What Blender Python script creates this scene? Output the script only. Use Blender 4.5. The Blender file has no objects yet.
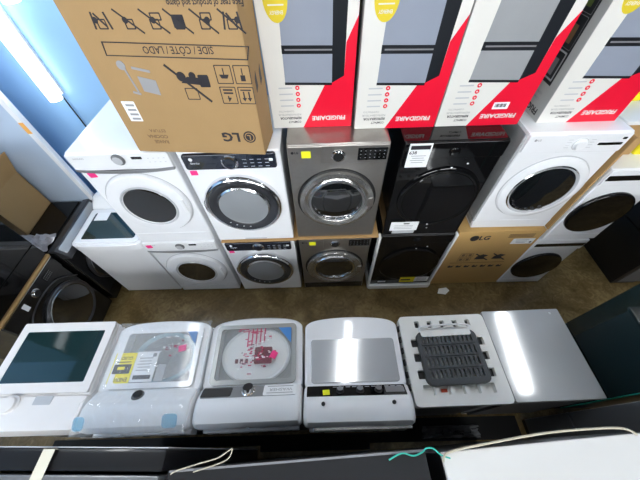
import bpy, bmesh, math, random
from mathutils import Matrix, Vector
random.seed(7)
PI = math.pi
scene = bpy.context.scene
COL = scene.collection

# ------------------------------------------------------------------ materials
MATS = {}
def mat(name, col, rough=.5, metal=0., coat=0., emit=0., noise=0., nscale=8., bump=0., bscale=40., alpha=1., trans=0., spec=.5, ior=1.45):
    if name in MATS: return MATS[name]
    m = bpy.data.materials.new(name); m.use_nodes = True
    nt = m.node_tree; b = nt.nodes['Principled BSDF']
    b.inputs['Base Color'].default_value = (*col, 1)
    b.inputs['Roughness'].default_value = rough
    b.inputs['Metallic'].default_value = metal
    b.inputs['Coat Weight'].default_value = coat
    b.inputs['Coat Roughness'].default_value = .04
    b.inputs['Specular IOR Level'].default_value = spec
    b.inputs['Alpha'].default_value = alpha
    b.inputs['Transmission Weight'].default_value = trans
    b.inputs['IOR'].default_value = ior
    if emit:
        b.inputs['Emission Color'].default_value = (*col, 1)
        b.inputs['Emission Strength'].default_value = emit
    tc = nt.nodes.new('ShaderNodeTexCoord')
    nz = nt.nodes.new('ShaderNodeTexNoise'); nz.inputs['Scale'].default_value = nscale; nz.inputs['Detail'].default_value = 5
    nt.links.new(tc.outputs['Object'], nz.inputs['Vector'])
    amt = noise if noise else .03
    mx = nt.nodes.new('ShaderNodeMix'); mx.data_type = 'RGBA'
    mx.inputs[6].default_value = (*[c*(1-amt) for c in col], 1)
    mx.inputs[7].default_value = (*[min(1, c*(1+amt)) for c in col], 1)
    nt.links.new(nz.outputs['Fac'], mx.inputs[0])
    nt.links.new(mx.outputs[2], b.inputs['Base Color'])
    if bump:
        bn = nt.nodes.new('ShaderNodeTexNoise'); bn.inputs['Scale'].default_value = bscale; bn.inputs['Detail'].default_value = 3
        nt.links.new(tc.outputs['Object'], bn.inputs['Vector'])
        bp = nt.nodes.new('ShaderNodeBump'); bp.inputs['Strength'].default_value = bump; bp.inputs['Distance'].default_value = .01
        nt.links.new(bn.outputs['Fac'], bp.inputs['Height']); nt.links.new(bp.outputs['Normal'], b.inputs['Normal'])
    MATS[name] = m
    return m

WHITE = mat('white_enamel', (.86,.87,.89), .22, coat=.5)
WHITEP = mat('white_plastic', (.82,.83,.84), .35)
WARM = mat('warm_white_enamel', (.84,.81,.79), .35)
LTGREY = mat('light_grey_plastic', (.5,.51,.53), .4)
MIDGREY = mat('mid_grey_plastic', (.22,.22,.23), .4)
CHROME = mat('chrome', (.78,.78,.79), .12, 1)
STEEL = mat('brushed_graphite_steel', (.36,.34,.315), .28, .85, noise=.08, nscale=30)
STEEL2 = mat('bright_brushed_steel', (.5,.49,.47), .25, .9)
GRAPH = mat('dark_graphite_enamel', (.014,.014,.015), .22, .3, coat=.6)
GRAPHP = mat('graphite_panel', (.09,.09,.095), .28, .7)
BLACK = mat('gloss_black', (.004,.004,.0045), .05)
BLACKM = mat('matte_black', (.010,.010,.011), .5)
NAVY = mat('navy_glass_panel', (.012,.016,.028), .12, coat=.7)
DGLASS = mat('dark_door_glass', (.006,.007,.008), .04, ior=2.3)
GGLASS = mat('grey_door_glass', (.27,.285,.30), .08, coat=1)
DGREY = mat('charcoal_ring', (.03,.032,.037), .25, coat=.4)
SGLASS = mat('smoked_lid_glass', (.010,.032,.034), .06, coat=1)
CLEAR = mat('clear_lid_glass', (.90,.93,.93), .05, alpha=.14, coat=.6)
FILM = mat('clear_plastic_film', (.95,.97,.99), .1, alpha=.2, bump=1., bscale=16, coat=1.)
CARD = mat('brown_cardboard', (.40,.255,.115), .7, noise=.07, nscale=6, bump=.08, bscale=90, spec=.3)
CARDP = mat('pale_cardboard', (.44,.27,.115), .75, noise=.1, nscale=7, spec=.25)
CARDD = mat('dark_cardboard', (.30,.165,.065), .8, noise=.12, nscale=7, spec=.2)
CARTONW = mat('white_carton', (.73,.715,.67), .35, noise=.02)
CARTONG = mat('grey_carton_side', (.44,.435,.42), .45, noise=.06)
RED = mat('carton_red', (.80,.008,.035), .3)
YEL = mat('carton_yellow', (.72,.56,.03), .4)
YSTICK = mat('yellow_sticky', (.85,.86,.02), .6)
YLABEL = mat('yellow_label', (.88,.75,.02), .5)
PINK = mat('pink_sticker', (.95,.04,.25), .5)
INK = mat('dark_print', (.022,.02,.025), .5)
INKF = mat('faded_print', (.20,.12,.055), .6)
INKG = mat('grey_print', (.32,.32,.33), .5)
PAPER = mat('white_paper', (.86,.87,.88), .6)
BLUE = mat('blue_corner_print', (.06,.25,.62), .5)
PIC = mat('carton_fridge_picture', (.27,.30,.365), .3, noise=.12, nscale=2.5)
PICD = mat('carton_fridge_picture_dark', (.01,.012,.016), .3)
PICS = mat('carton_grey_picture', (.31,.32,.33), .3, noise=.15, nscale=3)
FOAM = mat('white_foam', (.83,.83,.80), .75, bump=.12, bscale=200, noise=.04)
RACK = mat('dark_grey_rack', (.06,.065,.07), .4, .3)
TEAL = mat('teal_cord', (.02,.42,.33), .4)
CREAM = mat('cream_hose', (.46,.42,.32), .5)
TAPE = mat('cream_tape', (.72,.68,.55), .5)
FRIDGEB = mat('black_fridge_side', (.007,.007,.008), .35, coat=.2)
FRIDGET = mat('dark_teal_gloss', (.010,.028,.032), .08, coat=1)
GSIDE = mat('grey_fridge_side', (.12,.12,.125), .38, .2, noise=.1)
GTOP = mat('grey_fridge_top', (.30,.30,.31), .35, .3)
DTOP = mat('dark_fridge_top', (.05,.05,.052), .3, .4)
LAMP = mat('lamp_glow', (.95,.98,1.), .5, emit=34.)
LAMPB = mat('fill_panel_emission', (.95,.98,1.), .5, emit=20.)  # glow of the added fill panels behind the viewer
LAMPW = mat('wall_tube_glow', (.90,.96,1.), .5, emit=4.)
TUB = mat('washer_tub', (.88,.89,.88), .3)
REDFILM = mat('red_film_print', (.50,.05,.13), .4, alpha=.55)
REDP = mat('red_film_streak', (.75,.08,.2), .4, alpha=.5)
GREYF = mat('grey_film_print', (.25,.05,.08), .4, alpha=.6)
GALV = mat('galvanised_back', (.10,.10,.105), .45, .6, noise=.2)
PANELB = mat('pale_panel', (.46,.56,.69), .4)

def floor_mat():
    m = bpy.data.materials.new('stained_brown_concrete'); m.use_nodes = True
    nt = m.node_tree; b = nt.nodes['Principled BSDF']
    tc = nt.nodes.new('ShaderNodeTexCoord')
    n1 = nt.nodes.new('ShaderNodeTexNoise'); n1.inputs['Scale'].default_value = 2.6; n1.inputs['Detail'].default_value = 8; n1.inputs['Distortion'].default_value = 1.2
    n2 = nt.nodes.new('ShaderNodeTexNoise'); n2.inputs['Scale'].default_value = 11; n2.inputs['Detail'].default_value = 6; n2.inputs['Distortion'].default_value = 2.5
    nt.links.new(tc.outputs['Object'], n1.inputs['Vector']); nt.links.new(tc.outputs['Object'], n2.inputs['Vector'])
    r = nt.nodes.new('ShaderNodeValToRGB'); e = r.color_ramp.elements
    e[0].position = .3; e[0].color = (.07,.046,.016,1); e[1].position = .72; e[1].color = (.28,.205,.09,1)
    x = e.new(.5); x.color = (.14,.095,.037,1)
    mx = nt.nodes.new('ShaderNodeMix'); mx.data_type = 'FLOAT'; mx.inputs[0].default_value = .4
    nt.links.new(n1.outputs['Fac'], mx.inputs[2]); nt.links.new(n2.outputs['Fac'], mx.inputs[3])
    nt.links.new(mx.outputs[0], r.inputs['Fac']); nt.links.new(r.outputs['Color'], b.inputs['Base Color'])
    b.inputs['Roughness'].default_value = .22
    bp = nt.nodes.new('ShaderNodeBump'); bp.inputs['Strength'].default_value = .08; bp.inputs['Distance'].default_value = .02
    nt.links.new(n2.outputs['Fac'], bp.inputs['Height']); nt.links.new(bp.outputs['Normal'], b.inputs['Normal'])
    return m
FLOOR = floor_mat()
WALLB = mat('blue_painted_wall', (.30,.52,.80), .3, noise=.06, nscale=2, coat=.2)
CEIL = mat('ceiling_paint', (.20,.205,.21), .8, noise=.05)

# ------------------------------------------------------------------ mesh builder
FRONT = Matrix(((1,0,0,0),(0,0,-1,0),(0,1,0,0),(0,0,0,1)))      # (u,v,n) -> (x=u, z=v, y=-n): a surface facing -y
TOP = Matrix.Identity(4)
def T(x, y, z): return Matrix.Translation((x, y, z))
def RZ(a): return Matrix.Rotation(a, 4, 'Z')
def RX(a): return Matrix.Rotation(a, 4, 'X')

def rrect(w, h, r=.02, n=5, cx=0, cy=0):
    r = min(r, w/2-1e-5, h/2-1e-5); pts = []
    for sx, sy, a0 in ((1,1,0),(-1,1,PI/2),(-1,-1,PI),(1,-1,1.5*PI)):
        for k in range(n+1):
            a = a0 + k*PI/2/n
            pts.append((cx+sx*(w/2-r)+r*math.cos(a), cy+sy*(h/2-r)+r*math.sin(a)))
    return pts
def circ(r, n=32, cx=0, cy=0, ry=None):
    ry = ry or r
    return [(cx+r*math.cos(2*PI*k/n), cy+ry*math.sin(2*PI*k/n)) for k in range(n)]
def inset(pts, d):
    n = len(pts); out = []
    for i in range(n):
        p0, p1, p2 = Vector(pts[i-1]), Vector(pts[i]), Vector(pts[(i+1) % n])
        a, b = (p1-p0), (p2-p1)
        if a.length < 1e-7: a = b
        if b.length < 1e-7: b = a
        na, nb = Vector((-a.y, a.x)).normalized(), Vector((-b.y, b.x)).normalized()
        m = (na+nb)
        m = m.normalized() if m.length > 1e-6 else na
        k = d/max(.35, m.dot(na))
        q = p1+m*k; out.append((q.x, q.y))
    return out

class MB:
    def __init__(s): s.bm = bmesh.new(); s.mats = []
    def mi(s, m):
        if m not in s.mats: s.mats.append(m)
        return s.mats.index(m)
    def face(s, vs, m):
        try:
            f = s.bm.faces.new(vs); f.material_index = s.mi(m); return f
        except ValueError: return None
    def poly(s, pts, m, M=TOP):
        s.face([s.bm.verts.new(M @ Vector((*p, 0) if len(p) == 2 else p)) for p in pts], m); return s
    def box(s, x0, x1, y0, y1, z0, z1, m, bev=0., seg=2, M=TOP):
        t = bmesh.new(); bmesh.ops.create_cube(t, size=1)
        for v in t.verts:
            v.co = Vector(((x0+x1)/2+v.co.x*(x1-x0), (y0+y1)/2+v.co.y*(y1-y0), (z0+z1)/2+v.co.z*(z1-z0)))
        if bev: bmesh.ops.bevel(t, geom=t.edges[:], offset=bev, segments=seg, profile=.6, affect='EDGES')
        s.merge(t, m, M); return s
    def merge(s, t, m, M=TOP):
        idx = s.mi(m); mp = {}
        for v in t.verts: mp[v] = s.bm.verts.new(M @ v.co)
        for f in t.faces:
            try:
                g = s.bm.faces.new([mp[v] for v in f.verts]); g.material_index = idx
            except ValueError: pass
        t.free()
    def loops(s, rings, m, cap0=True, cap1=True, closed=True):
        R = [[s.bm.verts.new(p) for p in r] for r in rings]
        n = len(R[0])
        for a, b in zip(R, R[1:]):
            for i in range(n if closed else n-1):
                j = (i+1) % n
                s.face((a[i], a[j], b[j], b[i]), m)
        if cap0: s.face(R[0][::-1], m)
        if cap1: s.face(R[-1], m)
        return s
    def slab(s, out, z0, z1, m, bev=0., M=TOP, seg=3):
        rings = [[M @ Vector((x, y, z0)) for x, y in out]]
        if bev:
            for k in range(seg+1):
                a = k*PI/2/seg
                o = inset(out, bev*(1-math.cos(a))); z = z1-bev+bev*math.sin(a)
                rings.append([M @ Vector((x, y, z)) for x, y in o])
        else: rings.append([M @ Vector((x, y, z1)) for x, y in out])
        return s.loops(rings, m)
    def holed(s, out, holes, z0, z1, m, M=TOP):
        for z, flip in ((z1, 0), (z0, 1)):
            t = bmesh.new(); es = []
            for lp in [out]+holes:
                vs = [t.verts.new((x, y, z)) for x, y in lp]
                es += [t.edges.new((vs[i], vs[(i+1) % len(vs)])) for i in range(len(vs))]
            bmesh.ops.triangle_fill(t, use_beauty=True, use_dissolve=False, edges=es)
            bmesh.ops.recalc_face_normals(t, faces=t.faces[:])
            s.merge(t, m, M)
        for lp in [out]+holes:
            s.loops([[M @ Vector((x, y, z)) for x, y in lp] for z in (z0, z1)], m, False, False)
        return s
    def lathe(s, prof, m, n=48, M=TOP, cap0=False, cap1=True):
        # prof: (radius, height) or (radius, height, material of the band that ends here)
        prev = None
        for p in prof:
            ring = [s.bm.verts.new(M @ Vector((p[0]*math.cos(2*PI*k/n), p[0]*math.sin(2*PI*k/n), p[1]))) for k in range(n)]
            mm = p[2] if len(p) > 2 else m
            if prev:
                for i in range(n): s.face((prev[i], prev[(i+1) % n], ring[(i+1) % n], ring[i]), mm)
            elif cap0: s.face(ring[::-1], mm)
            prev = ring
        if cap1: s.face(prev, prof[-1][2] if len(prof[-1]) > 2 else m)
        return s
    def tube(s, pts, r, m, n=8, M=TOP, smooth=True):
        P = [Vector(p) for p in pts]
        if smooth and len(P) > 2:
            Q = []
            for i in range(len(P)-1):
                a, b, c, d = P[max(i-1,0)], P[i], P[i+1], P[min(i+2,len(P)-1)]
                for k in range(6):
                    t = k/6
                    Q.append(.5*((2*b)+(c-a)*t+(2*a-5*b+4*c-d)*t*t+(3*b-a-3*c+d)*t**3))
            P = Q+[P[-1]]
        rings = []
        for i, p in enumerate(P):
            d = (P[min(i+1,len(P)-1)]-P[max(i-1,0)]).normalized()
            up = Vector((0,0,1)) if abs(d.z) < .9 else Vector((1,0,0))
            a = d.cross(up).normalized(); b = a.cross(d)
            rings.append([M @ (p+a*r*math.cos(2*PI*k/n)+b*r*math.sin(2*PI*k/n)) for k in range(n)])
        return s.loops(rings, m)
    def prism(s, prof, x0, x1, m, M=TOP):          # profile in (y,z), run along x
        return s.loops([[M @ Vector((x, y, z)) for y, z in prof] for x in (x0, x1)], m)
    def text(s, txt, m, M, size=.05, width=None, depth=.001, bold=0., align='CENTER'):
        c = bpy.data.curves.new('lettering', 'FONT'); c.body = txt; c.size = 1; c.align_x = align; c.align_y = 'CENTER'
        c.offset = bold; c.resolution_u = 2
        o = bpy.data.objects.new('lettering', c); COL.objects.link(o)
        bpy.context.view_layer.update()
        me = bpy.data.meshes.new_from_object(o.evaluated_get(bpy.context.evaluated_depsgraph_get()))
        bpy.data.objects.remove(o); bpy.data.curves.remove(c)
        xs = [v.co.x for v in me.vertices]; ys = [v.co.y for v in me.vertices]
        if xs:
            sy = size; sx = size if width is None else width/max(1e-6, max(xs)-min(xs))
            idx = s.mi(m)
            vs = [s.bm.verts.new(M @ Vector((v.co.x*sx, v.co.y*sy, depth))) for v in me.vertices]
            for p in me.polygons:
                try:
                    f = s.bm.faces.new([vs[i] for i in p.vertices]); f.material_index = idx
                except ValueError: pass
        bpy.data.meshes.remove(me)
        return s
    def build(s, name, parent=None, loc=None, rot=None, smooth=True, recalc=True):
        if recalc: bmesh.ops.recalc_face_normals(s.bm, faces=s.bm.faces[:])
        me = bpy.data.meshes.new(name); s.bm.to_mesh(me); s.bm.free()
        for m in s.mats: me.materials.append(m)
        if smooth:
            me.polygons.foreach_set('use_smooth', [True]*len(me.polygons))
            me.set_sharp_from_angle(angle=math.radians(38))
        o = bpy.data.objects.new(name, me); COL.objects.link(o)
        if smooth:
            wn = o.modifiers.new('weighted_normals', 'WEIGHTED_NORMAL'); wn.keep_sharp = True
        if parent: o.parent = parent
        if loc: o.location = loc
        if rot: o.rotation_euler = rot
        return o

def tag(o, label=None, cat=None, group=None, kind=None):
    if label: o['label'] = label
    if cat: o['category'] = cat
    if group: o['group'] = group
    if kind: o['kind'] = kind
    return o
def thing(name, label, cat, loc=(0,0,0), rz=0., group=None):
    o = bpy.data.objects.new(name, None); COL.objects.link(o)
    o.empty_display_size = .1; o.location = loc; o.rotation_euler = (0,0,rz)
    return tag(o, label, cat, group)
def F(u, v, n=0): return T(0,0,0) @ FRONT @ T(u, v, n)      # a spot on a unit's front face (y=0)
def F180(u, v, n=0): return FRONT @ T(u, v, n) @ RZ(PI)     # printed upside down

# ------------------------------------------------------------------ setting
def struct(name, bx, m):
    o = MB().box(*bx, m).build(name); o['kind'] = 'structure'; return o
struct('floor', (-5,5.2,-3.2,2.6,-.1,0), FLOOR)
struct('wall_back', (-5,5.2,2.5,2.6,0,4.8), WALLB)
struct('wall_left', (-5.1,-5,-3.2,2.6,0,4.8), WALLB)
struct('ceiling', (-5.1,5.3,-3.3,2.6,4.8,4.9), CEIL)
DIM = mat('dim_wall_paint', (.05,.055,.06), .8, noise=.05)
struct('wall_right', (5.2,5.3,-3.2,2.6,0,4.8), DIM)
struct('wall_front', (-5.1,5.3,-3.3,-3.2,0,4.8), DIM)

# ------------------------------------------------------------------ unseen ceiling lamps, added to light the aisle, and wall tubes
def added_ceiling_light(x, y, along, L, w, label, glow, turn=0.):
    t = thing('added_ceiling_light', label, 'ceiling light', (x, y, 4.8), (0 if along == 'x' else PI/2)+turn, 'added ceiling lights over the aisle')
    MB().box(-L/2-.03, L/2+.03, -w/2-.03, w/2+.03, -.06, 0, WHITEP, .01).build('housing', t)
    MB().box(-L/2, L/2, -w/2, w/2, -.09, -.058, glow, .008).build('diffuser', t)
added_ceiling_light(.44, 1.5, 'y', 1.4, .16, 'unseen long ceiling light added above the middle of the aisle', LAMP, -.12)
added_ceiling_light(3.75, 1.55, 'y', 1.5, .13, 'unseen long ceiling light added above the right end of the aisle', LAMP, -.1)
added_ceiling_light(-2.7, 1.55, 'y', 1.5, .24, 'unseen long ceiling light added above the left end of the aisle', LAMP, .1)
# added glowing fill panels, unseen on the wall behind the viewer
for k, x in enumerate((-3.0, .05, 3.1)):
    o = MB().holed(rrect(2.6, 1.0, .01, 2, x, 3.75), [rrect(2.5, .9, .01, 2, x, 3.75)], -.03, .04, WHITEP, Matrix(((-1,0,0,0),(0,0,1,-3.2),(0,1,0,0),(0,0,0,1)))).build('fill_panel_%d' % (k+1)); o['kind'] = 'structure'
    MB().slab(rrect(2.5, .9, .01, 2, x, 3.75), .005, .012, LAMPB, 0, Matrix(((-1,0,0,0),(0,0,1,-3.2),(0,1,0,0),(0,0,0,1)))).build('fill_panel_glow', o)

def wall_tube(x, z0, z1, label, cord):
    t = thing('tube_light', label, 'wall light', (x, 2.5, z0), 0, 'upright tube lights on the blue wall')
    MB().box(-.05, .05, -.03, 0, .02, z1-z0-.02, WHITEP, .008).build('housing', t)
    h = z1-z0
    MB().tube([(0,-.075,.0),(0,-.075,.02),(0,-.075,h-.02),(0,-.075,h)], 0.05, LAMPW, 16, smooth=False).build('tube', t)
    if cord: MB().tube([(.02,-.02,.02),(.03,-.02,-.3),(.05,-.02,-.7)], .006, BLACKM, 6).build('cord', t)
wall_tube(-2.2, 1.92, 3.1, 'glowing white tube light upright on the blue wall', True)
wall_tube(-2.0, 2.56, 3.4, 'second tube light, only its rounded lower end at the top left edge', False)

# ------------------------------------------------------------------ front-loading machines
def front_loader(label, loc, rz=0, group=None, w=.686, h=.983, d=.74, body=WHITE, name='front_load_washer', cat='washing machine'):
    t = thing(name, label, cat, loc, rz, group)
    MB().box(-w/2, w/2, 0, d, 0, h, body, .014, 3).build('cabinet', t)
    return t
def ctrl_panel(t, w, z0, z1, m, n=.014, bev=.008):
    return MB().slab(rrect(w, z1-z0, .014, 4, 0, (z0+z1)/2), 0, n, m, bev, FRONT).build('control_panel', t)
def knob(t, u, v, r, n0=.014, m=CHROME, cap=WHITEP, hgt=.016):
    MB().lathe([(r*1.18,n0-.002),(r*1.18,n0+.004),(r,n0+.006),(r*.94,n0+hgt-.006),(r*.86,n0+hgt),(r*.7,n0+hgt+.001,cap),(.001,n0+hgt+.001,cap)], m, 32, F(u,v)).build('knob', t)
def display(t, u0, u1, v0, v1, n=.015, m=BLACK, digits=False):
    mb = MB().slab(rrect(u1-u0, v1-v0, .004, 3, (u0+u1)/2, (v0+v1)/2), n-.003, n+.001, m, .001, FRONT)
    o = mb.build('display', t)
    if digits:
        b = MB()
        for i in range(6):
            for j in range(3):
                uu = u0+(u1-u0)*(.1+.8*i/5); vv = v0+(v1-v0)*(.22+.28*j)
                b.poly(rrect(.007,.004,.001,1,uu,vv), LTGREY, FRONT @ T(0,0,n+.0015))
        b.build('display_marks', o)
    return o
def marks(t, spots, m=MIDGREY, n=.0155, sz=(.012,.003)):
    b = MB()
    for u, v in spots: b.slab(rrect(sz[0], sz[1], .001, 1, u, v), n-.003, n, m, 0, FRONT)
    b.build('button_marks', t)
def sticker(t, u, v, w, h, m, n=.001, rz=0., name='price_sticker', M=None):
    M = M or F(u, v)
    return MB().slab(rrect(w, h, .002, 1), n-.0008, n+.0008, m, 0, M @ RZ(rz)).build(name, t, smooth=False)
def lettering(t, txt, u, v, size, m, n=.0152, width=None, bold=0., M=None, name='brand_lettering', align='CENTER'):
    return MB().text(txt, m, (M if M is not None else F(u, v)), size, width, n, bold, align).build(name, t, smooth=False, recalc=False)

def samsung(label, loc, rz, group, upper):
    t = front_loader(label, loc, rz, group)
    w, h = .686, .983
    ctrl_panel(t, w-.004, h-.135, h-.004, WHITEP, .018)
    # curved grey trim under the panel
    mb = MB(); N = 16; up = []; dn = []
    for i in range(N+1):
        u = -w/2+.004+(w-.008)*i/N; s = 1-(2*i/N-1)**2
        up.append((u, h-.118-.022*s)); dn.append((u, h-.142-.024*s))
    mb.slab(dn+up[::-1], 0, .022, mat('trim_grey',(.27,.275,.285),.3,.4), .003, FRONT); mb.build('panel_trim', t)
    knob(t, -.0, h-.05 if upper else h-.062, .036, .018, mat('knob_grey',(.16,.165,.17),.3,.3), LTGREY)
    display(t, .09, .16, h-.05, h-.03, .019)
    marks(t, [(.2+.035*i, h-.045-.03*j) for i in range(4) for j in range(2)], LTGREY, .0185)
    lettering(t, 'SAMSUNG', -.26, h-.035, .016, INKG, .0192)
    sticker(t, -.27 if upper else -.285, h-.185 if upper else h-.05, .055, .042, PINK, .002 if upper else .0205, .1)
    cz = .50 if upper else .475
    dm = F(.0, cz)
    d = MB().lathe([(.312,0),(.312,.004,LTGREY),(.306,.004,LTGREY),(.304,.022),(.294,.034),(.24,.038),(.205,.034),(.198,.03)], WHITE, 64, dm, cap1=False).build('door', t)
    MB().lathe([(.21,.036),(.203,.043,LTGREY),(.192,.038,LTGREY),(.186,.03)], WHITEP, 64, F(.0, cz-.005), cap1=False).build('door_rim', d)
    MB().lathe([(.192,.030),(.186,.036),(.15,.03),(.08,.026),(.001,.025)], DGLASS, 64, F(.0, cz-.005)).build('door_glass', d)
    MB().box(.255,.285,-.05,-.025,cz-.07,cz+.07,WHITEP,.01).build('door_handle', d)
    MB().box(-w/2+.01,w/2-.01,-.006,.01,.02,.13,WHITE,.004).build('kick_panel', t)
    return t
S1x, S1y = -1.335, 1.60
samsung('white front-load washer with grey trim, upper of the leftmost stack, under the big brown carton', (S1x,S1y,.983), 0, 'white washers with grey trim, leftmost stack', True)
samsung('white front-load machine on the floor, bottom of the leftmost stack, pink sticker on its panel', (S1x-.005,S1y,0), 0, 'white washers with grey trim, leftmost stack', False)

def electrolux(label, loc, rz, group):
    t = front_loader(label, loc, rz, group, w=.69, h=.968)
    h = .968
    MB().slab(rrect(.625, .125, .02, 4, 0, h-.072), 0, .022, NAVY, .01, FRONT).build('control_panel', t)
    knob(t, .0, h-.075, .048, .022, CHROME, NAVY)
    marks(t, [(.1+.05*i, h-.055-.028*j) for i in range(4) for j in range(3)], LTGREY, .0228, (.026,.004))
    display(t, .265, .292, h-.07, h-.05, .0225, PAPER)
    lettering(t, 'Electrolux', -.235, h-.075, .022, PAPER, .0228, .06)
    MB().lathe([(.013,0),(.013,.001)], PAPER, 16, F(-.255, h-.045, .022)).build('brand_emblem', t)
    sticker(t, -.282, h-.172, .05, .04, PINK, .0015)
    cz = .475
    d = MB().lathe([(.298,0),(.298,.025),(.292,.04),(.28,.047),(.268,.042)], CHROME, 64, F(0,cz), cap1=False).build('door', t)
    MB().lathe([(.27,.036),(.262,.05),(.235,.052),(.205,.04),(.2,.034)], DGREY, 64, F(0,cz), cap1=False).build('door_ring', d)
    MB().lathe([(.203,.034),(.19,.044,CHROME),(.178,.04),(.12,.046),(.001,.05)], GGLASS, 64, F(0,cz)).build('door_glass', d)
    MB().lathe([(.035,0),(.035,.03),(.03,.034),(.001,.034)], CHROME, 24, F(-.285,cz) @ Matrix.Diagonal((.6,2.2,1,1))).build('door_handle', d)
    b = MB()
    for a in (-2.0,-1.75,-1.5,-1.25): b.slab(rrect(.014,.006,.002,1,.225*math.cos(a-.3),cz+.225*math.sin(a-.3)), .045, .0495, LTGREY, 0, FRONT)
    b.build('door_marks', d)
    MB().box(-.1,.1,-.003,.01,.015,.03,LTGREY,.003).build('toe_vent', t)
    return t
S2x, S2y = -.60, 1.59
electrolux('white front-load washer with navy control panel and chrome ring door, upper of its stack', (S2x,S2y,.985), 0, 'white washers with navy panels, second stack')
electrolux('white front-load washer with navy panel standing on the floor below its twin', (S2x,S2y,0), 0, 'white washers with navy panels, second stack')
def sheet(label, x0, x1, y0, y1, z, th, m=CARDP, name='cardboard_sheet', rz=0):
    o = MB().box(x0,x1,y0,y1,0,th,m,.002,1).build(name, loc=(0,0,z)); return tag(o, label, 'cardboard')
sheet('flat cardboard sheet between the two white washers with navy panels', S2x-.33, S2x+.375, S2y-.018, S2y+.6, .968, .0165)

def graphite(label, loc, rz, group, upper):
    t = front_loader(label, loc, rz, group, body=STEEL); h = .983
    ctrl_panel(t, .68, h-.15, h-.006, STEEL, .012)
    MB().box(-.335,-.11,-.018,.0,h-.145,h-.012,STEEL,.005).build('detergent_drawer', t)
    knob(t, .0, h-.085, .04, .012, CHROME, BLACKM, .016)
    display(t, .13, .325, h-.125, h-.03, .0135, BLACK, True)
    MB().lathe([(.010,0),(.010,.001)], INK, 16, F(-.305,h-.05,.0185)).build('brand_emblem', t)
    lettering(t, 'LG', -.278, h-.05, .022, INK, .019, bold=.03)
    sticker(t, -.215, h-.065, .062, .052, YSTICK, .0195, name='sticky_note')
    cz = .475
    d = MB().lathe([(.306,-.001),(.306,.004,BLACKM),(.292,.003,BLACKM),(.29,.02),(.285,.034),(.255,.042),(.228,.03),(.222,.022)], STEEL2, 64, F(0,cz), cap1=False).build('door', t)
    MB().lathe([(.226,.02),(.215,.036),(.2,.034),(.192,.016)], CHROME, 64, F(0,cz), cap1=False).build('door_rim', d)
    MB().lathe([(.198,.018),(.17,.03),(.1,.04),(.001,.044)], DGLASS, 64, F(0,cz)).build('door_glass', d)
    b = MB()
    for k in range(9):
        a = PI*1.12+k*PI*.76/8
        b.slab(rrect(.02,.006,.002,1), .03, .036, CHROME, 0, F(.178*math.cos(a), cz+.178*math.sin(a)) @ RZ(a+PI/2))
    b.build('drum_glints', d)
    MB().slab(rrect(.05,.1,.02,4), .03,.046, STEEL, .008, F(.262,cz)).build('door_handle', d)
    if not upper: MB().box(-.335,.335,-.004,.01,.012,.115,GRAPH,.003).build('kick_panel', t)
    return t
S3x, S3y = .130, 1.59
graphite('graphite steel front-load washer with a yellow note, under the leftmost red and white carton', (S3x,S3y,1.0), 0, 'graphite steel machines, middle stack', True)
graphite('graphite steel front-load machine on the floor at the bottom of the middle stack', (S3x,S3y,0), 0, 'graphite steel machines, middle stack', False)
sheet('flat cardboard sheet between the two graphite steel machines', S3x-.36, S3x+.40, S3y-.02, S3y+.6, .983, .017)

def blackm(label, loc, rz, group, upper):
    t = front_loader(label, loc, rz, group, body=BLACK); h = .983
    ctrl_panel(t, .68, h-.13, h-.004, BLACK, .012)
    cz = .46
    d = MB().lathe([(.31,0),(.31,.012),(.3,.02),(.28,.021),(.272,.016)], BLACK, 64, F(.02,cz), cap1=False).build('door', t)
    MB().lathe([(.276,.014),(.27,.019),(.001,.021)], mat('black_door_glass',(.003,.003,.0035),.04), 64, F(.02,cz)).build('door_glass', d)
    marks(t, [(.02,h-.2),(.12,h-.17),(.02,.17),(.03,.12)], PAPER, .024, (.012,.01))
    knob(t, .0 , h-.075, .032, .012, BLACK, BLACK)
    if upper:
        n = sticker(t, -.235, h-.10, .15, .19, PAPER, .0145, name='info_label')
        b = MB(); b.slab(rrect(.128,.03,.002,1,-.235,h-.035),.0155,.0165,INK,0,FRONT)
        b.text('638', INK, F(-.278,h-.075), .034, None, .0165, .02)
        for i in range(4): b.slab(rrect(.1-.02*(i%2),.004,.001,1,-.235,h-.1-.018*i),.0155,.0162,INKG,0,FRONT)
        b.build('label_print', n, smooth=False)
        n = sticker(t, -.175, .15, .24, .115, PAPER, .0225, name='warning_label')
        b = MB(); b.slab(rrect(.05,.012,.002,1,-.16,.185),.0235,.0242,INK,0,FRONT)
        for i in range(3): b.slab(rrect(.16,.004,.001,1,-.18,.16-.02*i),.0235,.0242,INKG,0,FRONT)
        b.build('label_print', n, smooth=False)
        sticker(t, -.16, .045, .2, .04, LTGREY, .0015, name='foil_label')
    else:
        n = sticker(t, .07, .16, .17, .11, YLABEL, .0235, name='energy_label')
        b = MB(); b.slab(rrect(.11,.03,.002,1,.05,.16),.0245,.0252,INK,0,FRONT); b.build('label_print', n, smooth=False)
        n = sticker(t, .23, .165, .16, .1, PAPER, .0235, name='info_label')
        b = MB()
        for i in range(4): b.slab(rrect(.11,.005,.001,1,.23,.195-.02*i),.0245,.0252,INKG,0,FRONT)
        b.build('label_print', n, smooth=False)
        sticker(t, -.22, .13, .09, .028, PAPER, .0235, name='serial_label')
    return t
S4x, S4y = .902, 1.585
blackm('gloss black front-load washer with white labels, upper of its stack', (S4x,S4y,1.0), 0, 'gloss black washers, fourth stack', True)
blackm('gloss black machine on a white foam base on the floor, yellow label near its foot', (S4x,S4y,.017), 0, 'gloss black washers, fourth stack', False)
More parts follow.
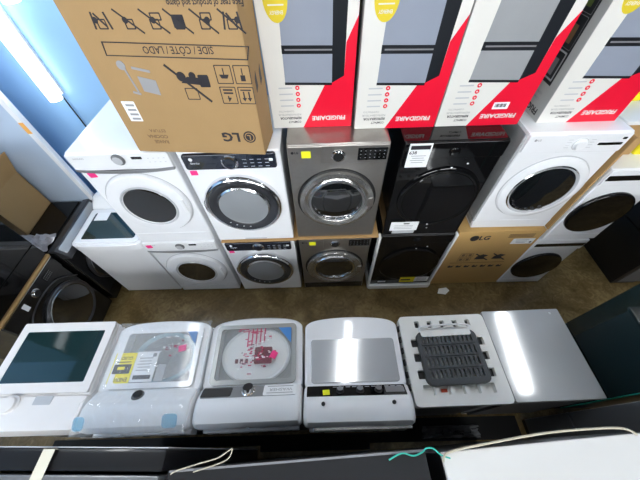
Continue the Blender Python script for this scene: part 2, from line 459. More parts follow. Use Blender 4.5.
# foam base tray and white edge guards round the lower black machine
t = thing('foam_packing_base', 'white foam packing tray and upright edge guards around the lower gloss black machine', 'packing', (S4x,S4y,0))
mb = MB(); mb.holed(rrect(.745,.82,.03,4,0,.37), [rrect(.692,.745,.02,4,0,.37)], 0, .06, FOAM); mb.box(-.345,.345,.0,.74,0,.016,FOAM); mb.build('tray', t)
for sx in (-1, 1):
    MB().box(*sorted((sx*.346, sx*.368)), -.02, .03, .061, .99, FOAM, .003).build('edge_guard', t)

# fifth stack: white front-loader on a brown carton
t = front_loader('white front-load washer with black door glass standing on the low brown carton', (1.733,1.635,1.0), -.012, w=.686)
h = .983
ctrl_panel(t, .676, h-.15, h-.006, WHITE, .012)
MB().box(-.34,-.1,-.017,.0,h-.145,h-.012,WHITE,.005).build('detergent_drawer', t)
knob(t, .03, h-.085, .038, .012, WHITEP, WHITEP, .02)
MB().lathe([(.047,.0),(.047,.002),(.04,.0025)], INKG, 32, F(.03,h-.085,.012), cap1=False).build('knob_ring', t)
display(t, .15, .31, h-.095, h-.075, .0135)
display(t, .285, .312, h-.052, h-.035, .0135)
marks(t, [(-.05+.0*i, h-.05-.02*i) for i in range(4)]+[(.1,h-.05-.02*i) for i in range(4)], LTGREY, .0135, (.03,.003))
MB().lathe([(.009,0),(.009,.001)], INKG, 16, F(-.29,h-.045,.0175)).build('brand_emblem', t)
lettering(t, 'LG', -.265, h-.045, .02, INKG, .018, bold=.02)
d = MB().lathe([(.318,0),(.316,.004,LTGREY),(.312,.005,LTGREY),(.305,.018),(.285,.026),(.262,.03),(.248,.026)], WHITE, 64, F(.015,.48), cap1=False).build('door', t)
MB().lathe([(.25,.024),(.24,.034,CHROME),(.228,.028),(.222,.02)], LTGREY, 64, F(.015,.48), cap1=False).build('door_rim', d)
MB().lathe([(.23,.022),(.2,.03),(.1,.038),(.001,.042)], DGLASS, 64, F(.015,.48)).build('door_glass', d)
b = MB()
for k in range(7):
    a = PI*1.15+k*PI*.5/6
    b.slab(rrect(.03,.014,.003,1), .035, .041, CHROME, 0, F(.015+.2*math.cos(a), .48+.2*math.sin(a)) @ RZ(a+PI/2))
b.build('drum_glints', d)
MB().box(-.335,.335,-.004,.01,.012,.11,WHITE,.003).build('kick_panel', t)
b = MB(); b.box(-.365,-.345,.0,.74,.1,.98,FILM,.003); b.build('film_wrap', t)
MB().box(-.3455,-.3435,.03,.72,.03,.955,mat('side_grey',(.28,.285,.29),.35,.2)).build('side_panel', t)
for y in (.1,.3,.5): MB().box(-.3445,-.3425,y,y+.1,.05,.95,LTGREY).build('side_pressing', t)

t = thing('appliance_carton', 'brown carton with a handling icon row standing on the floor beneath the white washer', 'carton', (1.683,1.59,0))
w, h = .80, .999
MB().box(-w/2,w/2,0,.74,0,h,mat('light_brown_cardboard',(.56,.35,.13),.65,noise=.06,nscale=6,bump=.08,bscale=90,spec=.3),.004,2).build('carton_body', t)
MB().slab(circ(.042,24),-.001,.001,INK,0,F(-.225,.90)).build('logo_disc', t)
lettering(t, 'LG', -.13, .90, .085, INK, .0012, .1, .035)
b = MB()
for i,(u,v) in enumerate(((-.22,.61),(-.15,.61),(-.22,.53),(-.15,.53))):
    b.holed(rrect(.062,.07,.004,1,u,v),[rrect(.054,.062,.004,1,u,v)],0,.0012,INKF,FRONT)
    b.box(u-.015,u+.015,-.0014,-.0002,v-.02,v+.02,INKF)
for u in (-.02,.16):
    b.slab([(u-.06,.53),(u+.04,.53),(u+.03,.57),(u+.06,.6),(u,.62),(u-.05,.58)],0,.0012,INK,0,FRONT)
    b.slab([(u-.08,.625),(u-.07,.635),(u+.09,.515),(u+.08,.505)],0,.0016,INK,0,FRONT)
b.slab(rrect(.58,.006,.002,1,-.02,.465),0,.0012,INKF,0,FRONT)
for i in range(7):
    u = -.28+.088*i
    b.slab([(u-.025,.37),(u+.02,.375),(u+.03,.41),(u,.395),(u-.01,.415),(u-.03,.4)],0,.0012,INK,0,FRONT)
b.build('printed_icons', t, smooth=False)
b = MB()
for i in range(3): b.slab(rrect(.24,.012,.002,1,.21,.945-.02*i),0,.0012,INKF,0,FRONT)
b.build('printed_text', t, smooth=False)
n = MB().slab(rrect(.21,.085,.003,1,.265,.835),0,.0012,PAPER,0,FRONT).build('shipping_label', t, smooth=False)
b = MB()
for i in range(3): b.slab(rrect(.13-.02*i,.006,.002,1,.25,.86-.022*i),.0013,.0018,INKG,0,FRONT)
b.slab(circ(.012,12,.345,.82),.0013,.0018,INK,0,FRONT); b.build('label_print', n, smooth=False)

# sixth stack: compact white machines with big black doors
def compact(label, x, z, group):
    t = front_loader(label, (x,1.585,z), -.0, group, w=.50, h=.85, d=.62)
    MB().box(-.248,.248,-.012,0,.70,.845,WHITE,.006).build('control_panel', t)
    MB().slab(rrect(.48,.05,.006,3,-.0,.775),.008,.014,BLACK,.002,FRONT).build('display_band', t)
    d = MB().lathe([(.24,0),(.24,.014),(.235,.022),(.226,.026)], BLACK, 64, F(-.006,.38), cap1=False).build('door', t)
    MB().lathe([(.228,.024),(.18,.029),(.1,.033),(.001,.034)], mat('black_door_glass',(.003,.003,.0035),.04), 64, F(-.006,.38)).build('door_glass', d)
    MB().box(-.24,.24,-.004,.01,.012,.09,WHITE,.003).build('kick_panel', t)
    return t
compact('compact white front-loader with large black round door, upper one at the right', 2.37, .85, 'compact white machines, rightmost stack')
compact('compact white front-loader with black panel band, on the floor right of the brown carton', 2.338, 0, 'compact white machines, rightmost stack')
o = MB().box(-.004,.004,-.022,.30,0,.95,CARDP,.001,1).box(-.012,.004,-.03,-.022,0,.95,CARDP,.001,1).build('cardboard_sheet', loc=(2.092,1.625,1.0))
tag(o, 'brown cardboard sheet upright between the white washer and the compact machine', 'cardboard')
# things on the compact stack
t = thing('carton_box', 'low cardboard box with a white lid on top of the compact white stack', 'box', (2.225,1.95,1.7))
MB().box(-.12,.12,-.2,.2,0,.25,CARDP,.004).build('carton_body', t)
MB().box(-.13,.13,-.21,.21,.251,.28,WHITEP,.006).build('lid', t)
def tool_case(label, loc, rz):
    t = thing('tool_case', label, 'tool case', loc, rz, 'yellow and black cases at the right edge')
    MB().box(-.11,.11,-.07,.07,0,.12,YLABEL,.015).build('case_body', t)
    MB().box(-.112,.112,-.072,.072,.121,.19,BLACKM,.012).build('case_lid', t)
    MB().tube([(-.05,0,.19),(-.05,0,.225),(.05,0,.225),(.05,0,.19)], .01, BLACKM).build('handle', t)
tool_case('yellow and black case standing on the white-lidded box, at the right edge', (2.26,2.06,1.981), .1)
o = thing('yellow_bin', 'yellow plastic bin on the compact machine, right of the white-lidded box', 'bin', (2.49,1.80,1.7))
MB().holed(rrect(.24,.11,.02,4),[rrect(.22,.09,.015,4)],.01,.19,YLABEL).box(-.115,.115,-.05,.05,0,.012,YLABEL).build('bin_body', o)
MB().holed(rrect(.26,.128,.02,4),[rrect(.222,.092,.015,4)],.185,.2,BLACKM).build('rim', o)

# ------------------------------------------------------------------ cartons on top
t = thing('appliance_carton', 'big brown carton upside down on the white washers, icons and a logo on its side', 'carton', (-1.155,1.576,1.981))
t.rotation_euler = (-.05, 0, -.095)
w = .825
MB().box(0,w,0,.27,0,1.2,CARD,.006,2).build('carton_body', t)
def P(u, v): return F180(u, v)
lg = MB().slab(circ(.037,28),0,.0012,INK,0,P(.748,.12)).build('logo_disc', t, smooth=False)
b = MB(); b.holed(circ(.029,24),[circ(.024,24)],.0013,.0018,CARD,P(.748,.12)); b.poly(rrect(.006,.03,.001,1,-.004,.002),CARD,P(.748,.12)@T(0,0,.0018)); b.poly(rrect(.016,.006,.001,1,.006,-.011),CARD,P(.748,.12)@T(0,0,.0018)); b.build('logo_mark', lg, smooth=False)
lettering(t, 'LG', 0,0, .078, INK, .0012, .105, .035, M=P(.635,.12))
b = MB()
b.text('RANGE', INKF, P(.185,.075), .03, .09, .0012, .04); b.text('ESTUFA', INKF, P(.19,.148), .026, .1, .0012, .02); b.text('COCINA', INKF, P(.175,.11), .028, .13, .0012, .04)
b.text('SIDE / CÔTE / LADO', INK, P(.492,.57), .045, .35, .0012, .01)
b.text('Face rear of product and clamp', INK, P(.685,.745), .032, .34, .0012, .02)
b.text('Exten los lados de la unidad', INK, P(.69,.79), .032, .32, .0012, .02)
b.build('printed_text', t, smooth=False, recalc=False)
b = MB()
b.holed([(.125,.603),(.845,.586),(.828,.527),(.115,.542)],[[(.131,.598),(.838,.582),(.823,.532),(.121,.546)]],0,.0012,INK,FRONT)
b.build('printed_frame', t, smooth=False)
b = MB()
def diag(u0,v0,u1,v1,wd,m=INK):
    d = Vector((u1-u0,v1-v0)).normalized()*wd/2; p = Vector((-d.y,d.x))
    b.slab([(u0+p.x,v0+p.y),(u1+p.x,v1+p.y),(u1-p.x,v1-p.y),(u0-p.x,v0-p.y)],0,.0015,m,0,FRONT)
def ring(u,v,w_,h_,th=.005,m=INK): b.holed(rrect(w_,h_,.004,2,u,v),[rrect(w_-2*th,h_-2*th,.003,2,u,v)],0,.0012,m,FRONT)
for i,u in enumerate((.175,.308,.43,.542,.661,.787)):
    v = .68
    ring(u, v-.01, .045, .04)
    b.slab(circ(.013,12,u-.025+.01*i,v+.005),0,.0012,INK,0,FRONT)
    if i in (2,4): ring(u+.012, v+.018, .05, .03)
    if i == 3: b.slab(rrect(.055,.05,.004,2,u,v),0,.0012,INK,0,FRONT)
    if i in (0,5):
        diag(u-.04,v-.03,u-.03,v+.035,.008); diag(u+.04,v-.03,u+.03,v+.035,.008); diag(u+.02,v-.02,u-.02,v+.03,.008)
    if i: diag(u-.055,v+.045,u+.055,v-.045,.007)
# person pushing a box, crossed out
u, v = .5, .42
b.slab(circ(.024,16,u-.04,v+.03),0,.0012,INK,0,FRONT); b.slab(circ(.018,16,u+.02,v+.035),0,.0012,INK,0,FRONT)
b.slab(rrect(.055,.06,.006,2,u+.075,v+.01),0,.0012,INK,0,FRONT); ring(u-.01,v-.055,.07,.06,.004)
b.slab([(u-.05,v),(u+.06,v-.01),(u+.06,v+.025),(u-.01,v+.03)],0,.0012,INK,0,FRONT)
diag(.392,.505,.585,.325,.011)
# leaning trolley figure
b.slab(circ(.022,16,.165,.5),0,.0012,INKG,0,FRONT); diag(.175,.49,.192,.37,.01,INKG); diag(.16,.37,.2,.36,.012,INKG)
b.slab([(.225,.45),(.315,.43),(.31,.355),(.225,.375)],0,.0012,INKG,0,FRONT); diag(.215,.49,.305,.472,.012,INKG)
for k,(u,v) in enumerate(((.688,.462),(.784,.462),(.688,.36),(.784,.36))):
    ring(u,v,.085,.088,.004)
    if k == 0: b.slab([(u-.025,v),(u+.025,v),(u+.015,v-.018),(u-.015,v-.018)],0,.0012,INK,0,FRONT); diag(u,v,u,v+.03,.005)
    if k == 1: b.slab([(u-.012,v-.03),(u+.012,v-.03),(u+.012,v-.002),(u-.012,v-.002)],0,.0012,INK,0,FRONT); diag(u,v,u,v+.03,.005)
    if k == 2: diag(u-.025,v+.028,u+.025,v+.028,.008); diag(u-.025,v+.012,u+.025,v+.012,.008)
    if k == 3:
        for du in (-.014,.014): diag(u+du,v-.02,u+du,v+.02,.007); b.slab([(u+du-.012,v-.012),(u+du+.012,v-.012),(u+du,v-.03)],0,.0012,INK,0,FRONT)
        diag(u-.028,v+.028,u+.028,v+.028,.006)
b.text('4', INK, P(.688,.345), .04, None, .0013, .03)
b.build('printed_icons', t, smooth=False, recalc=False)
n = MB().slab(rrect(.075,.115,.003,1,.095,.262),0,.0012,PAPER,0,FRONT).build('shipping_label', t, smooth=False)
b = MB()
for i in range(4): b.slab(rrect(.05,.012,.002,1,.1,.22+.026*i),.0013,.0018,INKG,0,FRONT)
b.build('label_print', n, smooth=False)
b = MB()
for i in range(2): b.slab([(.06+.1*i,.35),(.1+.1*i,.37),(.09+.1*i,.45),(.06+.1*i,.42)],0,.0012,INK,0,Matrix(((0,0,1,w),(1,0,0,0),(0,1,0,0),(0,0,0,1))))
b.build('printed_icons', t, smooth=False)

# four upside-down fridge cartons
def fridge_carton(label, x, y, w, rz=0, pic=PIC, sticker_=False, side=False, yel=True, wide=0.):
    t = thing('fridge_carton', label, 'carton', (x,y,1.984), rz, 'red and white fridge cartons standing upside down')
    H = 1.14
    body = MB().box(0,w,0,.55,0,H,CARTONW,.004,2)
    body.build('carton_body', t)
    k = w/.54
    def q(pts, m, n=.001, nm='printed_panel'): return MB().slab([(u*k,v) for u,v in pts],0,n,m,0,FRONT).build(nm, t, smooth=False)
    q([(.205,.001),(.5395,.001),(.5395,.62),(.48,.50),(.475,.328),(.367,.296)], RED, .0008, 'red_print')
    p = MB()
    p.slab([(.113*k,.297),((.402)*k,.290),(.402*k,.450),(.115*k,.457)],0,.0011,pic,0,FRONT)
    p.slab([(.115*k,.492),(.402*k,.484),(.402*k,1.04),(.13*k,1.04)],0,.0011,pic,0,FRONT)
    p.slab([(.402*k,.290),(.475*k,.328),(.485*k,1.04),(.402*k,1.04)],0,.0012,PICD,0,FRONT)
    p.slab([(.113*k,.452),(.402*k,.445),(.402*k,.487),(.113*k,.494)],0,.0013,PICD,0,FRONT)
    p.slab([(.13*k,.468),(.40*k,.462),(.40*k,.470),(.13*k,.476)],.0013,.0018,MIDGREY,0,FRONT)
    p.slab([(.111*k,.285),(.402*k,.276),(.402*k,.290),(.111*k,.3)],0,.0013,PICD,0,FRONT)
    p.build('printed_fridge_picture', t, smooth=False)
    if yel:
        e = MB().slab(circ(.062,28,.108*k,.695,.1),0,.0015,YEL,0,FRONT).build('yellow_print', t, smooth=False)
        b = MB(); b.text('ENERGY', CARTONW, F180(.108*k,.64,.0008), .022, .07, .001, .02); b.slab(rrect(.08,.006,.001,1,.108*k,.67),.0014,.0018,CARTONW,0,FRONT); b.build('yellow_print_text', e, smooth=False, recalc=False)
    b = MB()
    for v in (.266,.229,.192,.155):
        b.slab(circ(.0135,16,.185*k,v),0,.0012,RED,0,FRONT)
        b.slab(circ(.005,10,.185*k,v),.0012,.0016,CARTONW,0,FRONT)
    b.build('printed_bullets', t, smooth=False)
    b = MB()
    for v in (.266,.229,.192,.155): b.slab(rrect(.085,.008,.002,1,.11*k,v),0,.001,LTGREY,0,FRONT)
    b.text('COMPACT', INK, F180(.15*k,.045), .02, .085, .001, .02)
    b.text('REFRIGERATOR', INK, F180(.125*k,.072), .022, .14, .001, .03)
    b.text('RÉFRIGÉRATEUR', INKG, F180(.12*k,.096), .018, .15, .001)
    b.text('COMPACTO', INKG, F180(.1*k,.119), .016, .1, .001)
    b.build('printed_text', t, smooth=False, recalc=False)
    lettering(t, 'FRIGIDAIRE', 0,0, .04, CARTONW, .0012, .225*k, .035, M=F180(.383*k,.068))
    if sticker_:
        n = MB().slab(rrect(.1,.045,.002,1,.37*k,.135),0,.002,PAPER,0,FRONT).build('barcode_label', t, smooth=False)
        b = MB()
        for i in range(9): b.slab(rrect(.003+.002*(i%3),.022,.0005,1,.335*k+.008*i,.137),.002,.0024,INK,0,FRONT)
        b.build('barcode', n, smooth=False)
    # left side panel
    S = Matrix(((0,0,-1,0),(-1,0,0,0),(0,1,0,0),(0,0,0,1)))      # (u along -y, v up, n along -x)
    MB().slab([(-.547,.003),(-.003,.003),(-.003,H-.003),(-.547,H-.003)],0,.0008,CARTONG,0,S).build('grey_side_print', t, smooth=False)
    b = MB(); b.slab([(-.50,.21),(-.07,.21),(-.07,1.05),(-.50,1.05)],0,.0012,PICD,0,S); b.build('side_picture', t, smooth=False)
    b = MB()
    b.holed(rrect(.17,.16,.004,1,-.17,.31),[rrect(.15,.14,.004,1,-.17,.31)],.001,.0016,LTGREY,S)
    for i,m in enumerate((MIDGREY, INKF, mat('side_picture_green',(.1,.14,.03),.5), INKF)):
        b.slab(rrect(.1,.09,.004,1,-.17,.30+.17*i),.001,.0017,m,0,S)
        b.holed(rrect(.17,.16,.004,1,-.17,.31+.17*i),[rrect(.165,.155,.004,1,-.17,.31+.17*i)],.001,.0016,MIDGREY,S)
    b.build('side_picture_insets', t, smooth=False)
    lettering(t, 'FRIGIDAIRE', 0,0, .055, INK, .0012, .3, .035, M=S @ T(-.2,.05,0) @ RZ(PI), name='side_lettering')
    b = MB()
    for i,l in enumerate(('COMPACT REFRIGERATOR','RÉFRIGÉRATEUR COMPACT')): b.text(l, INKG, S @ T(-.25,.115+.035*i,0) @ RZ(PI), .02, .3, .001, .01)
    b.build('side_text', t, smooth=False, recalc=False)
    return t
fridge_carton('red and white fridge carton upside down beside the big brown carton', -.300, 1.785, .527)
fridge_carton('red and white fridge carton with blue-grey fridge picture, second from the big brown carton', .246, 1.745, .535)
fridge_carton('red and white fridge carton upside down with a barcode label on its red print', .79, 1.745, .555, pic=PICS, sticker_=True, yel=False)
fridge_carton('red and white fridge carton at the right end, its grey side with dark pictures showing', 1.475, 1.75, .53, side=True)
# ------------------------------------------------------------------ top-loading machines in the front row (they face the aisle, +y)
def bowed(w, y0, y1, bow, r=.05, r0=.03):
    pts = []
    for k in range(7):
        a = PI + k*PI/2/6; pts.append((-w/2+r0+r0*math.cos(a), y0+r0+r0*math.sin(a)))
    for k in range(7):
        a = 1.5*PI + k*PI/2/6; pts.append((w/2-r0+r0*math.cos(a), y0+r0+r0*math.sin(a)))
    N = 28
    for k in range(N+1):
        t = math.sin((1-2*k/N)*PI/2)
        pts.append((t*w/2, y1 - bow*t*t - r*(1-math.sqrt(max(0,1-abs(t)**8)))))
    return pts
PL = Vector((0,.075,-.06)).normalized()
def pan(x=0, dv=0, n=0):
    c = Vector((x,-.1625,1.015))+PL*dv
    nn = Vector((0,-PL.z,PL.y)); c += nn*n
    return Matrix(((1,0,0,c.x),(0,PL.y,nn.y,c.y),(0,PL.z,nn.z,c.z),(0,0,0,1)))
def console(t, w, m=WHITEP, y=0, drop=0.):
    prof = [(-.345,.90),(-.36,.96),(-.355,1.01),(-.335,1.045),(-.29,1.06),(-.24,1.06),(-.2,1.045),(-.125,.985),(-.12,.90)]
    prof = [(a+y, b-drop) for a, b in prof]
    rings = []
    for x, d in ((-w/2,.022),(-w/2+.006,.01),(-w/2+.02,.002),(-w/2+.03,0),(w/2-.03,0),(w/2-.02,.002),(w/2-.006,.01),(w/2,.022)):
        rings.append([(x, a, b) for a, b in inset(prof[::-1], d)])
    mb = MB(); mb.loops([[Vector(p) for p in r] for r in rings], m)
    return mb.build('console', t)
def shell(t, w, y0, y1, ztop, m=WHITE, back=GALV):
    mb = MB()
    mb.box(-w/2,w/2,y1-.02,y1,.02,ztop,m,.006); mb.box(-w/2,-w/2+.02,y0,y1-.015,.02,ztop,m,.004); mb.box(w/2-.02,w/2,y0,y1-.015,.02,ztop,m,.004)
    mb.box(-w/2+.015,w/2-.015,y0,y0+.015,.02,ztop,back); mb.box(-w/2+.01,w/2-.01,y0+.01,y1-.01,.02,.04,m)
    o = mb.build('cabinet', t)
    for sx in (-1,1):
        for yy in (y0+.05, y1-.05): MB().lathe([(.022,0),(.022,.021)], BLACKM, 16, T(sx*(w/2-.05),yy,0), cap0=True).build('foot', t)
    return o
def top_loader(label, loc, rz=0, group=None, w=.69, glass=True, cons=WHITEP, bow=.035, deck=WHITE):
    t = thing('top_load_washer', label, 'washing machine', loc, rz, group)
    shell(t, w-.02, -.335, .315, .90)
    if glass:
        out = bowed(w, -.135, .352, bow)
        hole = rrect(.535, .40, .04, 5, 0, .10)
        mb = MB(); mb.holed(out, [hole], .895, .968, deck)
        mb.loops([[Vector((x,y,z)) for x,y in o] for o,z in ((out,.968),(inset(out,.006),.975),(hole[::1],.972))][:2], deck, False, False)
        mb.build('top_deck', t)
        mb = MB(); mb.holed(rrect(.60,.45,.03,4,0,.10), [circ(.19,48,0,.10)], .885, .894, mat('tub_surround',(.33,.34,.34),.4))
        mb.lathe([(.19,.889),(.183,.87),(.18,.84),(.18,.5)], TUB, 48, T(0,.10,0)); mb.build('wash_tub', t)
    else:
        MB().slab(bowed(w, -.135, .352, bow), .895, .975, deck, .02).build('top_deck', t)
    console(t, w, cons)
    MB().box(-w/2+.03,w/2-.03,-.375,-.34,.80,.90,cons,.006).build('back_ledge', t)
    b = MB()
    for i in range(5): b.box(-.24+.12*i-.02,-.24+.12*i+.02,-.378,-.374,.825,.84,BLACKM)
    b.build('ledge_slots', t)
    return t
def lid_frame(t, w, y0, y1, fr, z, m, gm, r=.03, th=.014):
    yc = (y0+y1)/2
    l = MB().holed(rrect(w, y1-y0, r, 5, 0, yc), [rrect(w-2*fr, y1-y0-2*fr, r*.7, 5, 0, yc)], z, z+th, m).build('lid', t)
    MB().slab(rrect(w-2*fr+.004, y1-y0-2*fr+.004, r*.7, 5, 0, yc), z+.004, z+th-.004, gm, .001).build('lid_glass', l, smooth=False)
    return l
def pknob(t, x, r, m=CHROME, cap=MIDGREY, dv=0, hgt=.03, n=0):
    MB().lathe([(r*1.2,-.004),(r*1.2,.003),(r,.006),(r*.92,hgt),(r*.8,hgt+.003,cap),(.001,hgt+.003,cap)], m, 28, pan(x,dv,n)).build('knob', t)
def pplate(t, x0, x1, v0, v1, m, name='control_panel', n=.004, r=.012, off=0):
    return MB().slab(rrect(x1-x0, v1-v0, r, 4, (x0+x1)/2, (v0+v1)/2), -.004, n, m, .001, pan(0,0,off)).build(name, t)

# W1
t = thing('top_load_washer', 'warm white top-load machine with a large dark glass lid, left end of the front row', 'washing machine', (-1.948,.49,0))
shell(t, .70, -.345, .335, .93, WARM)
MB().slab(bowed(.715, -.16, .345, .0, .01, .01), .92, .965, WARM, .012).build('top_deck', t)
l = MB().holed(rrect(.70,.485,.012,4,0,.103), [rrect(.585,.355,.008,4,.0,.102)], .966, .984, WARM).build('lid', t)
MB().slab(rrect(.589,.359,.008,4,0,.102), .968, .981, SGLASS, .001).build('lid_glass', l, smooth=False)
prof = [(-.36,.85),(-.375,.93),(-.35,.985),(-.30,.995),(-.16,.975),(-.145,.85)]
mb = MB(); rings = []
for x, dd in ((-.357,.02),(-.35,.006),(-.335,0),(.335,0),(.35,.006),(.357,.02)): rings.append([Vector((x,a,b)) for a,b in inset(prof[::-1], dd)])
mb.loops(rings, WARM); mb.build('console', t)
MB().lathe([(.058,0),(.058,.006),(.05,.012),(.046,.028),(.04,.032),(.001,.032)], WARM, 32, T(-.13,-.205,.98)).build('knob', t)
MB().slab(rrect(.12,.055,.006,3,.075,-.185),.972,.982,LTGREY,.002).build('button_panel', t)

# W2
W2 = top_loader('white top-load washer wrapped in clear film with a yellow energy label on its lid', (-1.193,.478,0), .01, bow=.03, w=.695)
lid_frame(W2, .585, -.115, .295, .035, .972, WHITE, CLEAR)
pknob(W2, -.035, .032, BLACKM, BLACKM, 0, .018)
n = MB().slab(rrect(.15,.2,.003,1,-.225,.02),.9845,.9855,YLABEL).build('energy_label', W2, smooth=False)
b = MB(); b.slab(rrect(.12,.062,.003,1,-.225,.012),.9856,.9862,INK); b.slab(rrect(.05,.02,.002,1,-.232,.017),.9863,.9868,YLABEL)
b.text('ENERGY', INK, T(-.225,-.055,.985) @ RZ(PI), .035, .12, .0008, .02); b.text('GUIDE', INK, T(-.222,.085,.985) @ RZ(PI), .03, .1, .0008, .02)
b.slab(rrect(.1,.006,.001,1,-.225,.058),.9856,.9862,INK); b.build('label_print', n, smooth=False, recalc=False)
n = MB().slab(rrect(.155,.2,.003,1,-.07,.025),.9845,.9855,PAPER).build('instruction_leaflet', W2, smooth=False)
b = MB(); b.slab(rrect(.12,.026,.002,1,-.07,-.045),.9856,.9862,INK)
for i in range(5): b.slab(rrect(.1-.015*(i%2),.005,.001,1,-.075,.0+.02*i),.9856,.9862,INKG)
b.slab(rrect(.025,.025,.001,1,-.02,.1),.9856,.9862,INKG); b.build('label_print', n, smooth=False)
sticker(W2, 0,0, .055,.045, PINK, .0008, .2, 'price_sticker', T(.165,.14,.9855))
MB().slab([(.175,.262),(.25,.262),(.25,.165)],.9845,.9853,BLUE).build('corner_print', W2, smooth=False)
MB().slab(rrect(.06,.11,.004,2,.05,-.02),.9845,.9853,LTGREY).build('grey_leaflet', W2, smooth=False)
MB().lathe([(.19,.0),(.198,.03),(.19,.045),(.178,.036),(.165,.02)], mat('pale_blue_plastic',(.50,.72,.82),.3), 56, T(.03,.10,.905) @ Matrix.Diagonal((1.15,.9,1,1)), cap1=False).build('tub_ring', W2)
b = MB(); rnd = random.Random(8)
for i in range(26): b.slab(rrect(rnd.uniform(.008,.03),rnd.uniform(.004,.012),.002,2,rnd.gauss(.1,.05),rnd.gauss(.15,.04)),.9853,.9858,rnd.choice((REDP,PAPER,LTGREY)))
b.build('film_print', W2, smooth=False)
# crumpled film over the machine
mb = MB(); nx, ny = 34, 30; rnd = random.Random(3)
def film_z(x, y):
    if y > -.12: z = .992
    elif y > -.20: z = .992+(-.12-y)/.08*.064
    elif y > -.345: z = 1.072
    else: z = 1.072-(-.345-y)*6
    return z
V = []
for j in range(ny+1):
    row = []
    for i in range(nx+1):
        x = -.346+.692*i/nx; y = .335-.705*j/ny
        z = film_z(x, y)+.016*rnd.random()+.007*math.sin(17*x+9*y)*math.sin(23*y-7*x)
        yy = y
        if y < -.345: yy = -.372-.012*rnd.random()
        row.append(mb.bm.verts.new((x, yy, max(z, film_z(x,y)))))
    V.append(row)
for j in range(ny):
    for i in range(nx): mb.face((V[j][i],V[j][i+1],V[j+1][i+1],V[j+1][i]), FILM)
mb.build('plastic_film', W2, smooth=False)
BT = mat('blue_tinted_film',(.22,.55,.75),.2,alpha=.4)
for x0,x1 in ((-.335,-.27),(.20,.29)):
    MB().slab(rrect(x1-x0,.075,.02,3,(x0+x1)/2,0),0,.003,BT,0,T(0,-.315,1.085) @ RX(.35)).build('blue_tape', W2)

# W3
W3 = top_loader('white top-load washer with clear lid, round tub showing and red printed film on the lid', (-.495,.485,0), .015, w=.675)
lid_frame(W3, .585, -.115, .295, .03, .972, mat('pale_grey_lid_frame',(.42,.43,.42),.25,.3), CLEAR)
MB().lathe([(.19,.0),(.198,.03),(.19,.045),(.178,.036),(.165,.04,TUB),(.12,.036,TUB),(.001,.034,TUB)], WHITEP, 56, T(0,.09,.905) @ Matrix.Diagonal((1.26,1,1,1))).build('tub_ring', W3)
b = MB(); rnd = random.Random(5)
b.slab(rrect(.125,.115,.01,3,.06,.07),.9845,.9852,GREYF)
for i in range(70):
    x = rnd.gauss(.0,.06); y = rnd.gauss(.08,.055)
    b.slab(rrect(rnd.uniform(.004,.03),rnd.uniform(.004,.012),.002,2,max(-.2,min(.2,x)),max(-.05,min(.25,y))),.9853,.9858,rnd.choice((REDFILM,REDP,REDP,PAPER)))
for i in range(3): b.slab(rrect(.022,.03,.003,2,-.125+.034*i,.035),.9853,.9858,GREYF)
for i in range(9): b.slab(rrect(rnd.uniform(.02,.05),.007,.002,2,-.12+.018*i+rnd.uniform(-.01,.01),rnd.uniform(.225,.265)),.9845,.9852,REDP)
for i in range(5): b.slab(rrect(.01,.12,.003,2,-.06+.03*i,.19+.01*i),.9845,.9849,REDP)
b.build('red_film_print', W3, smooth=False)
sticker(W3, 0,0, .045,.05, PINK, .0008, -.5, 'price_sticker', T(.135,.07,.987))
MB().slab([(.16,.264),(.255,.264),(.255,.15)],.9845,.9853,BLUE).build('corner_print', W3, smooth=False)
pplate(W3, -.315,.30,-.045,.045, mat('console_grey',(.26,.265,.27),.35,.3))
d = pplate(W3, -.315,-.12,-.04,.035, BLACK, 'display', .006)
pknob(W3, -.012, .036, CHROME, BLACKM, 0, .035, .003)
n = MB().slab(rrect(.215,.09,.012,3,.195,.0),.004,.007,PAPER,.001,pan()).build('paper_label', W3)
b = MB(); b.text('WASHER', INKG, pan(.2,0,.0075) @ RZ(PI), .035, .15, .0003)
for i in (-1,1): b.slab(rrect(.17,.005,.001,1,.195,.028*i),.0071,.0077,INKG,0,pan())
b.build('label_print', n, smooth=False, recalc=False)
MB().slab(rrect(.006,.08,.001,1,0,.97),.357,.363,LTGREY,0,FRONT).build('back_seam', W3)

# W4
W4 = top_loader('plain white top-load washer with solid lid and black console strip with a yellow note', (.203,.475,0), .0, glass=False, w=.69, bow=.03)
MB().slab(rrect(.60,.29,.02,4,0,.035),.972,.983,mat('pale_grey_lid',(.66,.66,.66),.10,.5),.004).build('lid', W4)
pplate(W4, -.325,.315,-.045,.04, BLACK, 'control_panel', .004, .006)
for x in (-.11,.02,.14): pknob(W4, x, .022, BLACKM, MIDGREY, -.005, .02, .003)
b = MB()
for i in range(11): b.slab(rrect(.03,.004,.001,1,-.14+.042*i,.027),.0035,.005,LTGREY,0,pan())
b.build('panel_print', W4, smooth=False)
MB().slab(rrect(.12,.05,.003,1,.245,0),.0035,.0052,MIDGREY,0,pan()).build('panel_insert', W4, smooth=False)
sticker(W4, 0,0,.045,.042, YSTICK, .0065, .05, 'sticky_note', pan(-.2,-.018))
t2 = MB().slab(rrect(.62,.10,.01,3,.02,.93),.345,.375,STEEL2,.004,FRONT).build('back_plate', W4)
n = MB().slab(rrect(.2,.05,.004,2,-.16,.935),.3755,.377,PAPER,0,FRONT).build('rating_label', t2, smooth=False)
MB().slab(rrect(.08,.022,.002,1,-.2,.935),.3775,.3782,INK,0,FRONT).build('label_print', n, smooth=False)
for x in (-.22,.22): MB().lathe([(.012,0),(.012,.012),(.008,.02),(.001,.02)], BLACKM, 16, T(x,-.24,1.058)).build('plug_cap', W4)

